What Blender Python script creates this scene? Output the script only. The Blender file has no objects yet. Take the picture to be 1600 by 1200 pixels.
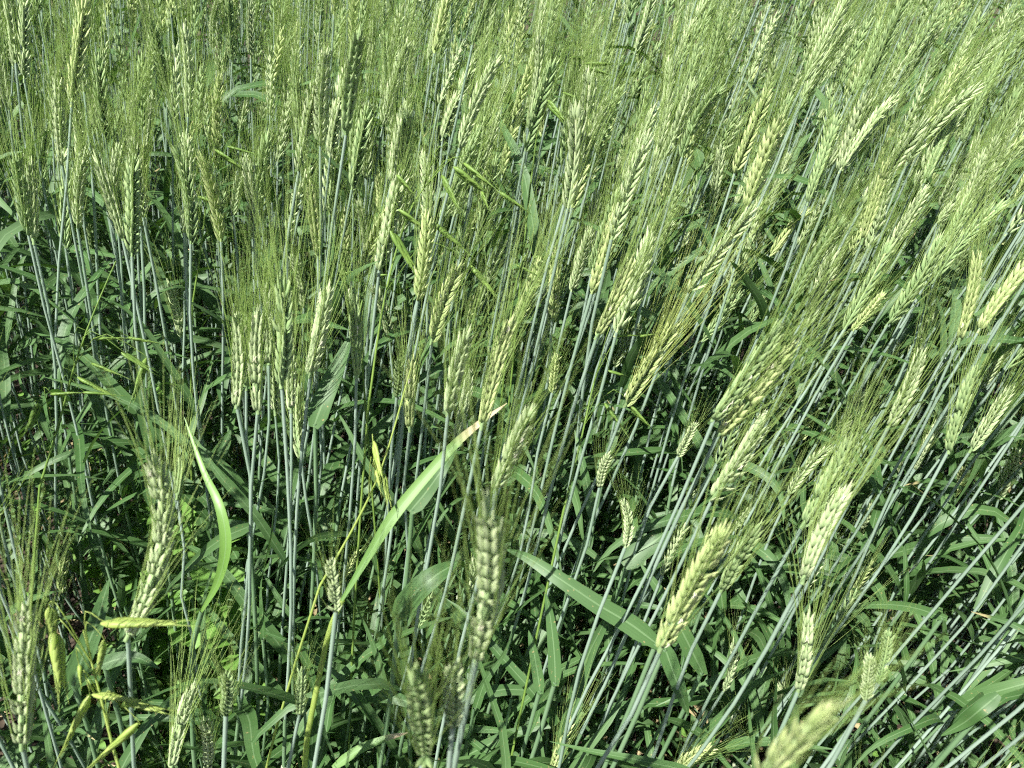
import bpy, math, random
import numpy as np
from mathutils import Vector, Matrix

# ------------------------------------------------------------------ camera, sky, sun, exposure
scene = bpy.context.scene
R = math.radians
CAM_Z, PITCH, ROLL, FPX = 1.15, R(38.0), R(4.0), 1305.0      # pixel coordinates are those of the 1600x1200 photograph
CF = np.array([0, math.cos(PITCH), -math.sin(PITCH)])
_r = np.array([1.0, 0, 0]); _u = np.array([0, math.sin(PITCH), math.cos(PITCH)])
CR = math.cos(ROLL) * _r + math.sin(ROLL) * _u
CU = -math.sin(ROLL) * _r + math.cos(ROLL) * _u
CP = np.array([0, 0, CAM_Z])
cam_data = bpy.data.cameras.new('camera')
cam = bpy.data.objects.new('camera', cam_data)
scene.collection.objects.link(cam)
M3 = Matrix([[CR[i], CU[i], -CF[i]] for i in range(3)])
cam.matrix_world = Matrix.Translation(Vector(CP)) @ M3.to_4x4()
cam_data.sensor_width = 36.0
cam_data.lens = 36.0 * FPX / 1600.0
cam_data.clip_start = 0.02
cam_data.clip_end = 1000.0
cam_data.dof.use_dof = True
cam_data.dof.focus_distance = 0.78
cam_data.dof.aperture_fstop = 16.0
scene.camera = cam

SUN_EL, SUN_AZ = R(58), R(222)          # azimuth clockwise from +Y: behind the camera and to its left
world = bpy.data.worlds.new('World'); scene.world = world; world.use_nodes = True
wn = world.node_tree.nodes; wn.clear()
sky = wn.new('ShaderNodeTexSky'); sky.sky_type = 'NISHITA'; sky.sun_disc = False
sky.sun_elevation = SUN_EL; sky.sun_rotation = SUN_AZ
bg = wn.new('ShaderNodeBackground'); bg.inputs['Strength'].default_value = 0.05
wo = wn.new('ShaderNodeOutputWorld')
world.node_tree.links.new(sky.outputs[0], bg.inputs[0]); world.node_tree.links.new(bg.outputs[0], wo.inputs[0])
sd = bpy.data.lights.new('sun', 'SUN'); sd.energy = 5.0; sd.angle = R(0.5); sd.color = (1.0, 0.975, 0.93)
sun = bpy.data.objects.new('sun', sd); scene.collection.objects.link(sun)
sv = Vector((math.sin(SUN_AZ) * math.cos(SUN_EL), math.cos(SUN_AZ) * math.cos(SUN_EL), math.sin(SUN_EL)))
sun.rotation_euler = sv.to_track_quat('Z', 'Y').to_euler()
scene.view_settings.view_transform = 'Standard'
scene.view_settings.look = 'None'
scene.view_settings.gamma = 1.0
scene.view_settings.exposure = 1.1
scene.render.engine = 'CYCLES'
scene.cycles.max_bounces = 3
scene.cycles.diffuse_bounces = 2
scene.cycles.use_adaptive_sampling = True
scene.cycles.adaptive_threshold = 0.04
scene.cycles.adaptive_min_samples = 20
scene.cycles.glossy_bounces = 2
scene.cycles.use_denoising = False
scene.cycles.filter_width = 1.2
scene.cycles.transmission_bounces = 2
scene.cycles.transparent_max_bounces = 4

rnd = random.Random(11)
nrg = np.random.default_rng(7)
COL = scene.collection

# ------------------------------------------------------------------ helpers
def nrm(v):
    v = np.asarray(v, float); return v / (np.linalg.norm(v) + 1e-12)
def ray(px, py):
    return CF + CR * ((px - 800) / FPX) + CU * ((600 - py) / FPX)
def at(px, py, d):
    """point seen at pixel px,py at depth d (metres along the viewing axis)"""
    return CP + ray(px, py) * d
def proj(p):
    q = np.asarray(p, float) - CP
    z = float(q @ CF)
    if z < 0.02: return None
    return 800 + FPX * float(q @ CR) / z, 600 - FPX * float(q @ CU) / z, z

class MB:
    """collects triangles; build() links them as one mesh object"""
    def __init__(s): s.v = []; s.t = []; s.m = []; s.uv = []; s.n = 0
    def add(s, v, t, mat=0, uv=None):
        v = np.asarray(v, np.float32); t = np.asarray(t, np.int32)
        s.v.append(v); s.t.append(t + s.n); s.m.append(np.full(len(t), mat, np.int32))
        s.uv.append(np.zeros((len(v), 2), np.float32) if uv is None else np.asarray(uv, np.float32))
        s.n += len(v)
    def merge(s, o, M=None, mat=None):
        v = np.concatenate(o.v); t = np.concatenate(o.t); m = np.concatenate(o.m); uv = np.concatenate(o.uv)
        if M is not None: v = v @ M[:3, :3].T + M[:3, 3]
        s.v.append(v.astype(np.float32)); s.t.append(t + s.n)
        s.m.append(m if mat is None else np.full(len(t), mat, np.int32)); s.uv.append(uv); s.n += len(v)
    def mesh(s, name, mats):
        v = np.concatenate(s.v); t = np.concatenate(s.t); m = np.concatenate(s.m); uv = np.concatenate(s.uv)
        me = bpy.data.meshes.new(name)
        me.vertices.add(len(v)); me.vertices.foreach_set('co', v.ravel())
        me.loops.add(len(t) * 3); me.loops.foreach_set('vertex_index', t.ravel())
        me.polygons.add(len(t)); me.polygons.foreach_set('loop_start', np.arange(0, len(t) * 3, 3, dtype=np.int32))
        me.polygons.foreach_set('material_index', m)
        me.polygons.foreach_set('use_smooth', np.ones(len(t), bool))
        ul = me.uv_layers.new(name='UVMap'); ul.data.foreach_set('uv', uv[t.ravel()].ravel())
        for x in mats: me.materials.append(x)
        me.update(calc_edges=True); me.validate()
        return me
    def build(s, name, mats, parent=None): return link(name, s.mesh(name, mats), parent)

def link(name, data, parent=None):
    o = bpy.data.objects.new(name, data); COL.objects.link(o)
    if parent is not None: o.parent = parent
    return o
def tag(o, label=None, cat=None, group=None, kind=None):
    if label: o['label'] = label
    if cat: o['category'] = cat
    if group: o['group'] = group
    if kind: o['kind'] = kind
    return o
def thing(name, loc, label, cat, group=None):
    e = bpy.data.objects.new(name, None); COL.objects.link(e); e.location = Vector(loc)
    e.empty_display_size = 0.02
    return tag(e, label, cat, group)

def frame(T, hint=(0, 0, 1)):
    T = nrm(T); x = np.cross(hint, T)
    if np.linalg.norm(x) < 1e-3: x = np.cross((1, 0, 0), T)
    x = nrm(x); return x, np.cross(T, x), T
def tube(mb, pts, rad, sides=5, mat=0, cap=True):
    pts = np.asarray(pts, float); n = len(pts); rad = np.broadcast_to(rad, n)
    T = np.gradient(pts, axis=0); T /= np.linalg.norm(T, axis=1, keepdims=True) + 1e-12
    x0 = nrm(np.cross(T[0], (0.3, 0.9, 0.2)))
    a = np.arange(sides) * 2 * math.pi / sides
    X = x0 - T * (T @ x0)[:, None]; X /= np.linalg.norm(X, axis=1, keepdims=True) + 1e-12
    Y = np.cross(T, X)
    V = pts[:, None] + rad[:, None, None] * (np.cos(a)[None, :, None] * X[:, None] + np.sin(a)[None, :, None] * Y[:, None])
    V = V.reshape(-1, 3)
    i, j = np.meshgrid(np.arange(n - 1), np.arange(sides), indexing='ij'); k = (j + 1) % sides
    A = (i * sides + j).ravel(); B = (i * sides + k).ravel(); C = A + sides; D = B + sides
    F = np.concatenate([np.stack([A, B, D], 1), np.stack([A, D, C], 1)])
    uv = np.stack([np.tile(np.arange(sides) / sides, n), np.repeat(np.linspace(0, 1, n), sides)], 1)
    mb.add(V, F, mat, uv)
def strip(mb, P, S, N, w, fold=0.25, mat=0, uo=0.0):
    """leaf blade: centre line P, side vectors S, normals N, half widths w (a shallow V in section)"""
    n = len(P); w = np.asarray(w)[:, None]
    L = P - S * w + N * w * fold; Rr = P + S * w + N * w * fold
    V = np.stack([L, P, Rr], 1).reshape(-1, 3)
    i = np.arange(n - 1)[:, None]; j = np.arange(2)[None]
    A = (i * 3 + j).ravel(); B = A + 1; C = A + 3; D = A + 4
    F = np.concatenate([np.stack([A, B, D], 1), np.stack([A, D, C], 1)])
    uv = np.stack([np.tile([0, 0.5, 1.0], n), np.repeat(np.linspace(0, 1, n), 3)], 1)
    mb.add(V, F, mat, uv)
def smooth_line(pts, n):
    """Catmull-Rom through the points"""
    P = np.asarray(pts, float); P = np.vstack([2 * P[0] - P[1], P, 2 * P[-1] - P[-2]])
    out = []; m = len(P) - 3
    for u in np.linspace(0, m - 1e-6, n):
        k = int(u); t = u - k; a, b, c, d = P[k:k + 4]
        out.append(0.5 * ((2 * b) + (-a + c) * t + (2 * a - 5 * b + 4 * c - d) * t * t + (-a + 3 * b - 3 * c + d) * t ** 3))
    return np.array(out)
def mat4(X, Y, Z, p):
    m = np.eye(4); m[:3, 0] = X; m[:3, 1] = Y; m[:3, 2] = Z; m[:3, 3] = p; return m
def setmat(o, m): o.matrix_local = Matrix(m.tolist())

# ------------------------------------------------------------------ materials
def make_mat(name, cols, rough=0.5, trans=0.0, tcol=None, spec=0.35, stripes=0, tip=None, noise=60, vary=0.25, bump=0.0, along=None, veins=False, spots=0.0):
    """cols: two base colours mixed by piece and by noise; trans: share of light let through; stripes: veins along a blade;
    tip: (colour, start, chance) dries the end of some blades"""
    m = bpy.data.materials.new(name); m.use_nodes = True
    nt = m.node_tree; N = nt.nodes; Lk = nt.links; N.clear()
    out = N.new('ShaderNodeOutputMaterial'); bs = N.new('ShaderNodeBsdfPrincipled')
    bs.inputs['Roughness'].default_value = rough; bs.inputs['Specular IOR Level'].default_value = spec
    geo = N.new('ShaderNodeNewGeometry'); oi = N.new('ShaderNodeObjectInfo'); tc = N.new('ShaderNodeTexCoord')
    nz = N.new('ShaderNodeTexNoise'); nz.inputs['Scale'].default_value = noise; nz.inputs['Detail'].default_value = 1.5
    Lk.new(tc.outputs['Object'], nz.inputs['Vector'])
    def math_(op, a, b, clamp=False):
        n = N.new('ShaderNodeMath'); n.operation = op; n.use_clamp = clamp
        for i, x in enumerate((a, b)):
            if isinstance(x, (int, float)): n.inputs[i].default_value = x
            else: Lk.new(x, n.inputs[i])
        return n.outputs[0]
    def mix(f, a, b, mode='MIX'):
        n = N.new('ShaderNodeMix'); n.data_type = 'RGBA'; n.blend_type = mode
        for s, x in ((n.inputs[0], f), (n.inputs[6], a), (n.inputs[7], b)):
            if isinstance(x, (int, float)): s.default_value = x
            elif isinstance(x, tuple): s.default_value = (*x, 1)
            else: Lk.new(x, s)
        return n.outputs[2]
    f = math_('ADD', math_('MULTIPLY', geo.outputs['Random Per Island'], 0.45), math_('MULTIPLY', oi.outputs['Random'], 0.3))
    f = math_('ADD', f, math_('MULTIPLY', math_('SUBTRACT', nz.outputs['Fac'], 0.37), 0.9), True)
    c = mix(f, cols[0], cols[1])
    sep = None
    if stripes or tip or along:
        sep = N.new('ShaderNodeSeparateXYZ'); Lk.new(tc.outputs['UV'], sep.inputs[0])
    if along:                                  # colour at the far end of the piece
        c = mix(math_('MULTIPLY', sep.outputs['Y'], sep.outputs['Y']), c, along)
    if stripes:
        s = math_('SINE', math_('MULTIPLY', sep.outputs['X'], stripes * 6.283), 0)
        s = math_('MULTIPLY', math_('ADD', s, 1.0), 0.5)
        c = mix(math_('MULTIPLY', s, vary), c, mix(1.0, c, (0.62, 0.66, 0.6), 'MULTIPLY'))
        mid = math_('LESS_THAN', math_('ABSOLUTE', math_('SUBTRACT', sep.outputs['X'], 0.5), 0), 0.045)
        c = mix(math_('MULTIPLY', mid, 0.35), c, (0.24, 0.36, 0.18))
    if tip:
        tcl, st, ch = tip
        g = math_('MULTIPLY', math_('SUBTRACT', math_('ADD', sep.outputs['Y'], math_('MULTIPLY', math_('SUBTRACT', nz.outputs['Fac'], 0.5), 0.15)), st), 1 / max(0.02, (1 - st) * 0.4), True)
        sel = math_('LESS_THAN', geo.outputs['Random Per Island'], ch)
        c = mix(math_('MULTIPLY', g, sel), c, tcl)
    if spots:                                  # rust and chewed spots
        n3 = N.new('ShaderNodeTexNoise'); n3.inputs['Scale'].default_value = 420; n3.inputs['Detail'].default_value = 1
        Lk.new(tc.outputs['Object'], n3.inputs['Vector'])
        c = mix(math_('MULTIPLY', math_('SUBTRACT', n3.outputs['Fac'], .69), 8, True), c, (0.30, 0.24, 0.10))
        n4 = N.new('ShaderNodeTexNoise'); n4.inputs['Scale'].default_value = 9
        Lk.new(tc.outputs['Object'], n4.inputs['Vector'])
        c = mix(math_('MULTIPLY', math_('SUBTRACT', n4.outputs['Fac'], .5), spots, True), c, (0.22, 0.33, 0.17))
    Lk.new(c, bs.inputs['Base Color'])
    if bump:
        b = N.new('ShaderNodeBump'); b.inputs['Strength'].default_value = bump; b.inputs['Distance'].default_value = 0.0006
        n2 = N.new('ShaderNodeTexNoise'); n2.inputs['Scale'].default_value = noise * 8
        mp = N.new('ShaderNodeMapping'); mp.inputs['Scale'].default_value = (1, 1, .12 if veins else 1)
        Lk.new(tc.outputs['Object'], mp.inputs['Vector']); Lk.new(mp.outputs[0], n2.inputs['Vector'])
        Lk.new(n2.outputs['Fac'], b.inputs['Height']); Lk.new(b.outputs[0], bs.inputs['Normal'])
    surf = bs.outputs[0]
    if trans:
        tr = N.new('ShaderNodeBsdfTranslucent')
        Lk.new(mix(1.0, c, tcol or (1.5, 1.6, 0.7), 'MULTIPLY'), tr.inputs[0])
        ms = N.new('ShaderNodeMixShader'); ms.inputs[0].default_value = trans
        Lk.new(surf, ms.inputs[1]); Lk.new(tr.outputs[0], ms.inputs[2]); surf = ms.outputs[0]
    Lk.new(surf, out.inputs[0])
    return m

TAN = (0.52, 0.42, 0.22)
M_EAR = [make_mat('ear_green', ((0.195, 0.32, 0.115), (0.35, 0.485, 0.225)), 0.6, 0.10, noise=150, bump=0.5, along=(0.47, 0.575, 0.26), veins=True),
         make_mat('ear_pale', ((0.305, 0.43, 0.18), (0.50, 0.61, 0.33)), 0.6, 0.10, noise=150, bump=0.5, along=(0.64, 0.71, 0.41), veins=True),
         make_mat('ear_yellow', ((0.34, 0.465, 0.15), (0.525, 0.625, 0.28)), 0.6, 0.12, noise=150, bump=0.5, along=(0.65, 0.70, 0.34), veins=True)]
M_AWN = make_mat('awn', ((0.26, 0.385, 0.10), (0.45, 0.57, 0.21)), 0.4, 0.32, noise=20)
M_AWNY = make_mat('awn_yellow', ((0.46, 0.56, 0.15), (0.60, 0.67, 0.27)), 0.45, 0.25, noise=20)
M_STEM = make_mat('stem_waxy', ((0.20, 0.30, 0.20), (0.35, 0.44, 0.365)), 0.5, 0, noise=25, bump=0.1)
M_SHEATH = make_mat('stem_sheath', ((0.09, 0.19, 0.07), (0.21, 0.32, 0.18)), 0.5, 0, noise=25, bump=0.1)
M_NODE = make_mat('stem_node', ((0.36, 0.42, 0.26), (0.50, 0.54, 0.38)), 0.55, 0, noise=60)
M_LEAF = make_mat('leaf_blade', ((0.036, 0.095, 0.022), (0.105, 0.195, 0.066)), 0.5, 0.15, (1.7, 2.0, 0.6), 0.35, stripes=7, tip=((0.40, 0.34, 0.17), 0.90, 0.15), noise=14, spots=1.6)
M_LEAFB = make_mat('leaf_blade_bright', ((0.13, 0.27, 0.05), (0.20, 0.34, 0.08)), 0.42, 0.22, (1.5, 1.7, 0.6), 0.45, stripes=7, noise=14)
M_LEAFT = make_mat('leaf_blade_dry_tip', ((0.11, 0.23, 0.05), (0.18, 0.31, 0.08)), 0.5, 0.2, (1.5, 1.7, 0.6), 0.45, stripes=7, tip=((0.60, 0.48, 0.30), 0.66, 2.0), noise=14)
M_WEED = make_mat('weed_leaf', ((0.10, 0.23, 0.04), (0.20, 0.36, 0.075)), 0.45, 0.25, (1.6, 1.7, 0.6), 0.4, noise=50, bump=0.3)
M_BROME = make_mat('brome_green', ((0.10, 0.20, 0.035), (0.25, 0.37, 0.08)), 0.45, 0.2, noise=120)
M_BROMEY = make_mat('brome_bright', ((0.30, 0.42, 0.08), (0.46, 0.54, 0.17)), 0.45, 0.3, noise=120)
M_ANTHER = make_mat('anther', ((0.70, 0.66, 0.42), (0.80, 0.78, 0.62)), 0.6)
M_DRY = make_mat('leaf_dead', ((0.30, 0.22, 0.11), (0.50, 0.41, 0.22)), 0.7, 0.1, noise=20, stripes=6)
M_STRAW = make_mat('straw', ((0.26, 0.19, 0.10), (0.50, 0.40, 0.24)), 0.7, noise=30)

def soil_mat():
    m = bpy.data.materials.new('soil'); m.use_nodes = True
    nt = m.node_tree; N = nt.nodes; L = nt.links; bs = N['Principled BSDF']; bs.inputs['Roughness'].default_value = 0.95
    tc = N.new('ShaderNodeTexCoord')
    n1 = N.new('ShaderNodeTexNoise'); n1.inputs['Scale'].default_value = 22; n1.inputs['Detail'].default_value = 8
    vo = N.new('ShaderNodeTexVoronoi'); vo.inputs['Scale'].default_value = 55
    for x in (n1, vo): L.new(tc.outputs['Object'], x.inputs['Vector'])
    cr = N.new('ShaderNodeValToRGB'); cr.color_ramp.elements[0].color = (0.022, 0.016, 0.011, 1); cr.color_ramp.elements[1].color = (0.11, 0.08, 0.052, 1)
    cr.color_ramp.elements[0].position = 0.3; cr.color_ramp.elements[1].position = 0.75
    L.new(n1.outputs['Fac'], cr.inputs[0]); L.new(cr.outputs[0], bs.inputs['Base Color'])
    b = N.new('ShaderNodeBump'); b.inputs['Distance'].default_value = 0.012; L.new(vo.outputs['Distance'], b.inputs['Height']); L.new(b.outputs[0], bs.inputs['Normal'])
    return m

# ------------------------------------------------------------------ ground
g = MB()
ax = np.concatenate([[-300, -60, -15, -6], np.linspace(-3, 4, 90), [8, 20, 60, 300]])
ay = np.concatenate([[-300, -60, -15, -4], np.linspace(-1.0, 4, 70), [8, 20, 60, 300]])
gx, gy = np.meshgrid(ax, ay, indexing='ij')
gz = 0.012 * np.sin(gx * 9 + 1.3 * np.sin(gy * 5)) * np.cos(gy * 7) + nrg.normal(0, 0.006, gx.shape)
gz -= 0.012
nx, ny = len(ax), len(ay)
ii, jj = np.meshgrid(np.arange(nx - 1), np.arange(ny - 1), indexing='ij'); A = (ii * ny + jj).ravel()
g.add(np.stack([gx, gy, gz], -1).reshape(-1, 3), np.concatenate([np.stack([A, A + ny, A + ny + 1], 1), np.stack([A, A + ny + 1, A + 1], 1)]))
tag(g.build('ground', [soil_mat()]), 'dark brown soil under the wheat', 'soil', kind='structure')

# ------------------------------------------------------------------ wheat: templates
def floret(sides, prof, flat=0.85, length=1.0, bow=0.0):
    """pointed husk along +z, base at the origin"""
    mb = MB(); z = np.array([p[0] for p in prof]); r = np.array([p[1] for p in prof])
    a = np.arange(sides) * 2 * math.pi / sides; n = len(z)
    X = r[:, None] * np.cos(a) * flat + (bow * np.sin(z * math.pi))[:, None]; Y = r[:, None] * np.sin(a)
    V = np.stack([X, Y, np.repeat(z[:, None] * length, sides, 1)], -1).reshape(-1, 3)
    i, j = np.meshgrid(np.arange(n - 1), np.arange(sides), indexing='ij'); k = (j + 1) % sides
    A = (i * sides + j).ravel(); B = (i * sides + k).ravel()
    mb.add(V, np.concatenate([np.stack([A, B, B + sides], 1), np.stack([A, B + sides, A + sides], 1)]), 0, np.stack([np.tile(a / 6.283, n), np.repeat(z, sides)], 1))
    return mb
P_HI = [(0, .0005), (.10, .0015), (.28, .0021), (.5, .0018), (.72, .0011), (.88, .0005), (1, .0001)]
P_LO = [(0, .0006), (.28, .0022), (.64, .0014), (1, .0001)]
F_HI, F_MID, F_LO = floret(7, P_HI, .75, .0132, .0006), floret(6, P_LO, .75, .0132, .0005), floret(4, P_LO, .85, .0132)
def rot(ax, a):
    return np.array(Matrix.Rotation(a, 4, Vector(ax)))
def trans(p):
    m = np.eye(4); m[:3, 3] = p; return m
def scl(a, b, c):
    return np.diag([a, b, c, 1.0])
def spikelet_bodies(r, n):
    """placements of the husks of one spikelet, local z along it, x outward, y across the ear"""
    j = lambda s: r.uniform(-s, s)
    B = [trans((0, .0012, 0)) @ rot((1, 0, 0), -.27 + j(.05)) @ scl(1, 1, 1.0 + j(.08)),
         trans((0, -.0012, 0)) @ rot((1, 0, 0), .27 + j(.05)) @ scl(1, 1, 1.0 + j(.08)),
         trans((.0007, 0, .0015)) @ rot((0, 1, 0), .07 + j(.05)) @ scl(.95, .95, .95 + j(.1)),
         trans((.0004, .0022, -.0003)) @ rot((1, 0, 0), -.20 + j(.04)) @ rot((0, 1, 0), .10) @ scl(.75, .8, .78),
         trans((.0004, -.0022, -.0003)) @ rot((1, 0, 0), .20 + j(.04)) @ rot((0, 1, 0), .10) @ scl(.75, .8, .78)]
    return B[:n]
def spikelet_mb(r, body, n, anther=False):
    mb = MB()
    for b in spikelet_bodies(r, n): mb.merge(body, b)
    if anther:
        for _ in range(2):
            p = np.array([.0022, r.uniform(-.002, .002), r.uniform(.004, .009)])
            tube(mb, [p, p + np.array([.0016, r.uniform(-.001, .001), -.0014]), p + np.array([.0018, r.uniform(-.001, .001), -.0044])], [.00025, .0005, .0003], 4, 1)
    return mb
def ear_layout(r, L, curve=0.15, caz=0.0, n=None, wide=1.0):
    """axis points, spikelet matrices, awn roots for an ear of length L growing from the origin along +z"""
    n = n or max(11, int(round(L / .0038)))
    body = max(L - .011, .02)
    s = np.linspace(0, body, n); th = curve * (s / body) ** 1.4
    d = np.stack([np.sin(th) * math.cos(caz), np.sin(th) * math.sin(caz), np.cos(th)], 1)
    ds = np.diff(s, prepend=0)[:, None]; P = np.cumsum(d * ds, 0)
    mats = []
    for i in range(n):
        T = d[i]; x = nrm(np.array([1.0, 0, 0]) - T * T[0]); y = np.cross(T, x)
        side = 1 if i % 2 else -1
        u = i / (n - 1)
        k = wide * (0.62 + 0.45 * math.sin(math.pi * min(1, .16 + u * .72))) * r.uniform(.88, 1.10)
        if i == n - 1: X, Y, Z = y, -x, T
        else:
            a = .28 - .08 * u + r.uniform(-.08, .08) + (.22 if r.random() < .06 else 0)
            Z = T * math.cos(a) + side * x * math.sin(a); X = side * x * math.cos(a) - T * math.sin(a); Y = np.cross(Z, X)
        if r.random() < .05 and 1 < i < n - 2: continue          # a spikelet that never filled
        m = mat4(X, Y, Z, P[i] + (0 if i == n - 1 else side) * x * .0013 * wide)
        m[:3, :3] *= np.array([k, k * 1.16, .86 + .14 * k]); mats.append((m, T, u))
    return P, mats
def awn_mesh(mb, mats, r, alen=.07, per=2, segs=3, sides=3, rad=.00020, spread=1.0, mat=0):
    for m, T, u in mats:
        for q in range(per):
            a = (-.27, .27, 0)[q] * 1.0
            tip = m @ np.array([0.0004, -math.sin(a) * .0120 + (-.0012 if a > 0 else .0012 if a < 0 else 0), math.cos(a) * .0125, 1])
            dv = nrm(m[:3, :3] @ np.array([0, -math.sin(a), math.cos(a)]))
            d0 = nrm(T * 1.0 + dv * .75 * spread + np.array([r.gauss(0, .06), r.gauss(0, .06), 0]))
            ln = alen * (.62 + .5 * math.sin(math.pi * (.15 + .6 * u))) * r.uniform(.8, 1.15)
            bend = np.array([r.gauss(0, .06), r.gauss(0, .06), 0]) + dv * .05
            t = np.linspace(0, 1, segs + 1)[:, None]
            pts = tip[:3] + d0 * ln * t + bend * ln * t * t
            tube(mb, pts, rad * (1 - .75 * t[:, 0]), sides, mat)
def ear_mb(r, L, body, nb, curve, caz, wide, mat=0, n=None):
    P, mats = ear_layout(r, L, curve, caz, n, wide)
    mb = MB()
    for m, T, u in mats:
        for b in spikelet_bodies(r, nb): mb.merge(body, m @ b, mat)
    tube(mb, np.vstack([[0, 0, -.004], P]), .0011, 4, mat)
    return mb, mats
def leaf_mb(r, L, W, th0, th1, pw=1.4, twist=0.0, swing=0.0, segs=12, fold=.22, mat=0):
    """blade from the origin, arching in +x"""
    s = np.linspace(0, 1, segs + 1); th = th0 + (th1 - th0) * s ** pw; az = swing * s
    d = np.stack([np.sin(th) * np.cos(az), np.sin(th) * np.sin(az), np.cos(th)], 1)
    P = np.vstack([[0, 0, 0], np.cumsum((d[1:] + d[:-1]) / 2 * L / segs, 0)])
    P[:, 1] += .004 * np.sin(s * 9 + r.random() * 6) * s
    N0 = np.stack([-np.cos(th) * np.cos(az), -np.cos(th) * np.sin(az), np.sin(th)], 1); S0 = np.cross(d, N0)
    tw = twist * s; N = N0 * np.cos(tw)[:, None] + S0 * np.sin(tw)[:, None]; S = S0 * np.cos(tw)[:, None] - N0 * np.sin(tw)[:, None]
    w = W * .5 * np.minimum(1, .45 + s * 4) * np.clip(1 - s ** 2.2, 0.0, 1) ** .8 + .0002
    mb = MB(); strip(mb, P, S, N, w, fold, mat); return mb
rl = random.Random(5)
def leaf_params(r):
    k = r.random()
    L = r.uniform(.12, .24); W = r.uniform(.0065, .0130)
    if k < .45: return (L, W, r.uniform(.35, .6), r.uniform(1.2, 2.0), 1.5, r.uniform(-1.2, 1.2), r.uniform(-.5, .5))
    if k < .8: return (L, W, r.uniform(.4, .7), r.uniform(2.0, 2.9), 1.1, r.uniform(-2, 2), r.uniform(-.7, .7))
    return (L, W, r.uniform(.2, .4), r.uniform(.6, 1.0), 1.5, r.uniform(-2.2, 2.2), r.uniform(-.4, .4))
LP = [leaf_params(rl) for _ in range(22)]
LEAF_ME = [leaf_mb(rl, *p).mesh('leaf', [M_LEAF]) for p in LP]
LEAF_DRY = [leaf_mb(rl, rl.uniform(.10, .2), .008, .6, 2.9, .8, rl.uniform(-4, 4), rl.uniform(-1, 1)).mesh('leaf', [M_DRY]) for _ in range(5)]
LEAF_LO = [leaf_mb(rl, *p, segs=6) for p in LP]
SPIK = [[spikelet_mb(rl, F_HI, 5, anther=(k == 0)).mesh('spikelet', [M_EAR[c], M_ANTHER]) for k in range(5)] for c in range(3)]
EARV = []
for k in range(12):
    L = (.070, .078, .084, .090, .074, .087)[k % 6]
    e, mats = ear_mb(rl, L, F_MID, 3, rl.uniform(0, .45), rl.uniform(0, 6.28), rl.uniform(.70, .84))
    a = MB(); awn_mesh(a, mats, rl, rl.uniform(.060, .082), 2)
    EARV.append((L, [e.mesh('ear', [M_EAR[c]]) for c in range(3)], a.mesh('awns', [M_AWN])))
EARLO, EARFAR = [], []
for k in range(8):
    w = rl.uniform(.74, .86)
    e, mats = ear_mb(rl, .08, F_LO, 2, rl.uniform(0, .4), rl.uniform(0, 6.28), w, 0, 15)
    a = MB(); awn_mesh(a, mats, rl, rl.uniform(.056, .075), 2, 1, 3, .00018)
    EARLO.append((e, a))
    e, mats = ear_mb(rl, .08, F_LO, 1, rl.uniform(0, .4), rl.uniform(0, 6.28), w * 1.25, 0, 13)
    a = MB(); awn_mesh(a, mats, rl, rl.uniform(.056, .075), 2, 1, 3, .00019)
    EARFAR.append((e, a))

# ------------------------------------------------------------------ wheat: one plant
WIND = np.array([.095, .02])
def stem_line(G, B, e, r, crook=0.0, n=13):
    """from the ground point up to the ear base, arriving along the ear"""
    G = np.asarray(G, float); h = np.linalg.norm(B - G)
    t0 = nrm([WIND[0] * .4, WIND[1], 1]) * h; t1 = nrm(nrm(e) * .5 + nrm(B - G) * .7) * h
    t = np.linspace(0, 1, n)[:, None]
    P = (2 * t ** 3 - 3 * t ** 2 + 1) * G + (t ** 3 - 2 * t ** 2 + t) * t0 + (-2 * t ** 3 + 3 * t ** 2) * B + (t ** 3 - t ** 2) * t1
    ph, ph2 = r.random() * 6.28, r.random() * 6.28
    P[1:-1] += (np.array([CR * r.gauss(0, .007), CR * r.gauss(0, .0035)]).T @ np.stack([np.sin(t[:, 0] * 5 + ph), np.sin(t[:, 0] * 11 + ph2)])).T[1:-1] * np.sin(t * math.pi)[1:-1] ** .5
    if crook:
        tt = t[:, 0]; am = np.clip((tt - .72) / .2, 0, 1) * np.sin((tt - .72) * 42) * (1 - tt) ** .5 * 2.2
        P = P + CR * (am * crook)[:, None]
    return P
def stem_mb(mb, P, r, sides=6, r0=.0021, r1=.0012, mats=(0, 1)):
    n = len(P); k = int(n * .58)
    t = np.linspace(0, 1, n)
    tube(mb, P[:k + 1], (r0 + (r1 * 1.25 - r0) * t)[:k + 1], sides, mats[1])
    tube(mb, P[k:], (r0 * .82 + (r1 - r0 * .82) * t)[k:], sides, mats[0])
def on_line(P, t):
    x = t * (len(P) - 1); i = min(int(x), len(P) - 2); f = x - i
    return P[i] * (1 - f) + P[i + 1] * f, nrm(P[i + 1] - P[i])
GROUP = 'bearded wheat plants of the field'
def add_stem(root, G, P, r, nodes=True):
    mb = MB(); stem_mb(mb, P - G, r, 7, r.uniform(.0019, .0023), r.uniform(.0011, .0014))
    so = mb.build('stem', [M_STEM, M_SHEATH], root)
    if nodes:
        for t in (r.uniform(.2, .27), r.uniform(.42, .5)):
            p, T = on_line(P, t); nb = MB()
            tube(nb, [p - G - T * .003, p - G - T * .001, p - G + T * .001, p - G + T * .003], [.0021, .0031, .0031, .0021], 7)
            nb.build('node', [M_NODE], so)
    return so
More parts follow.
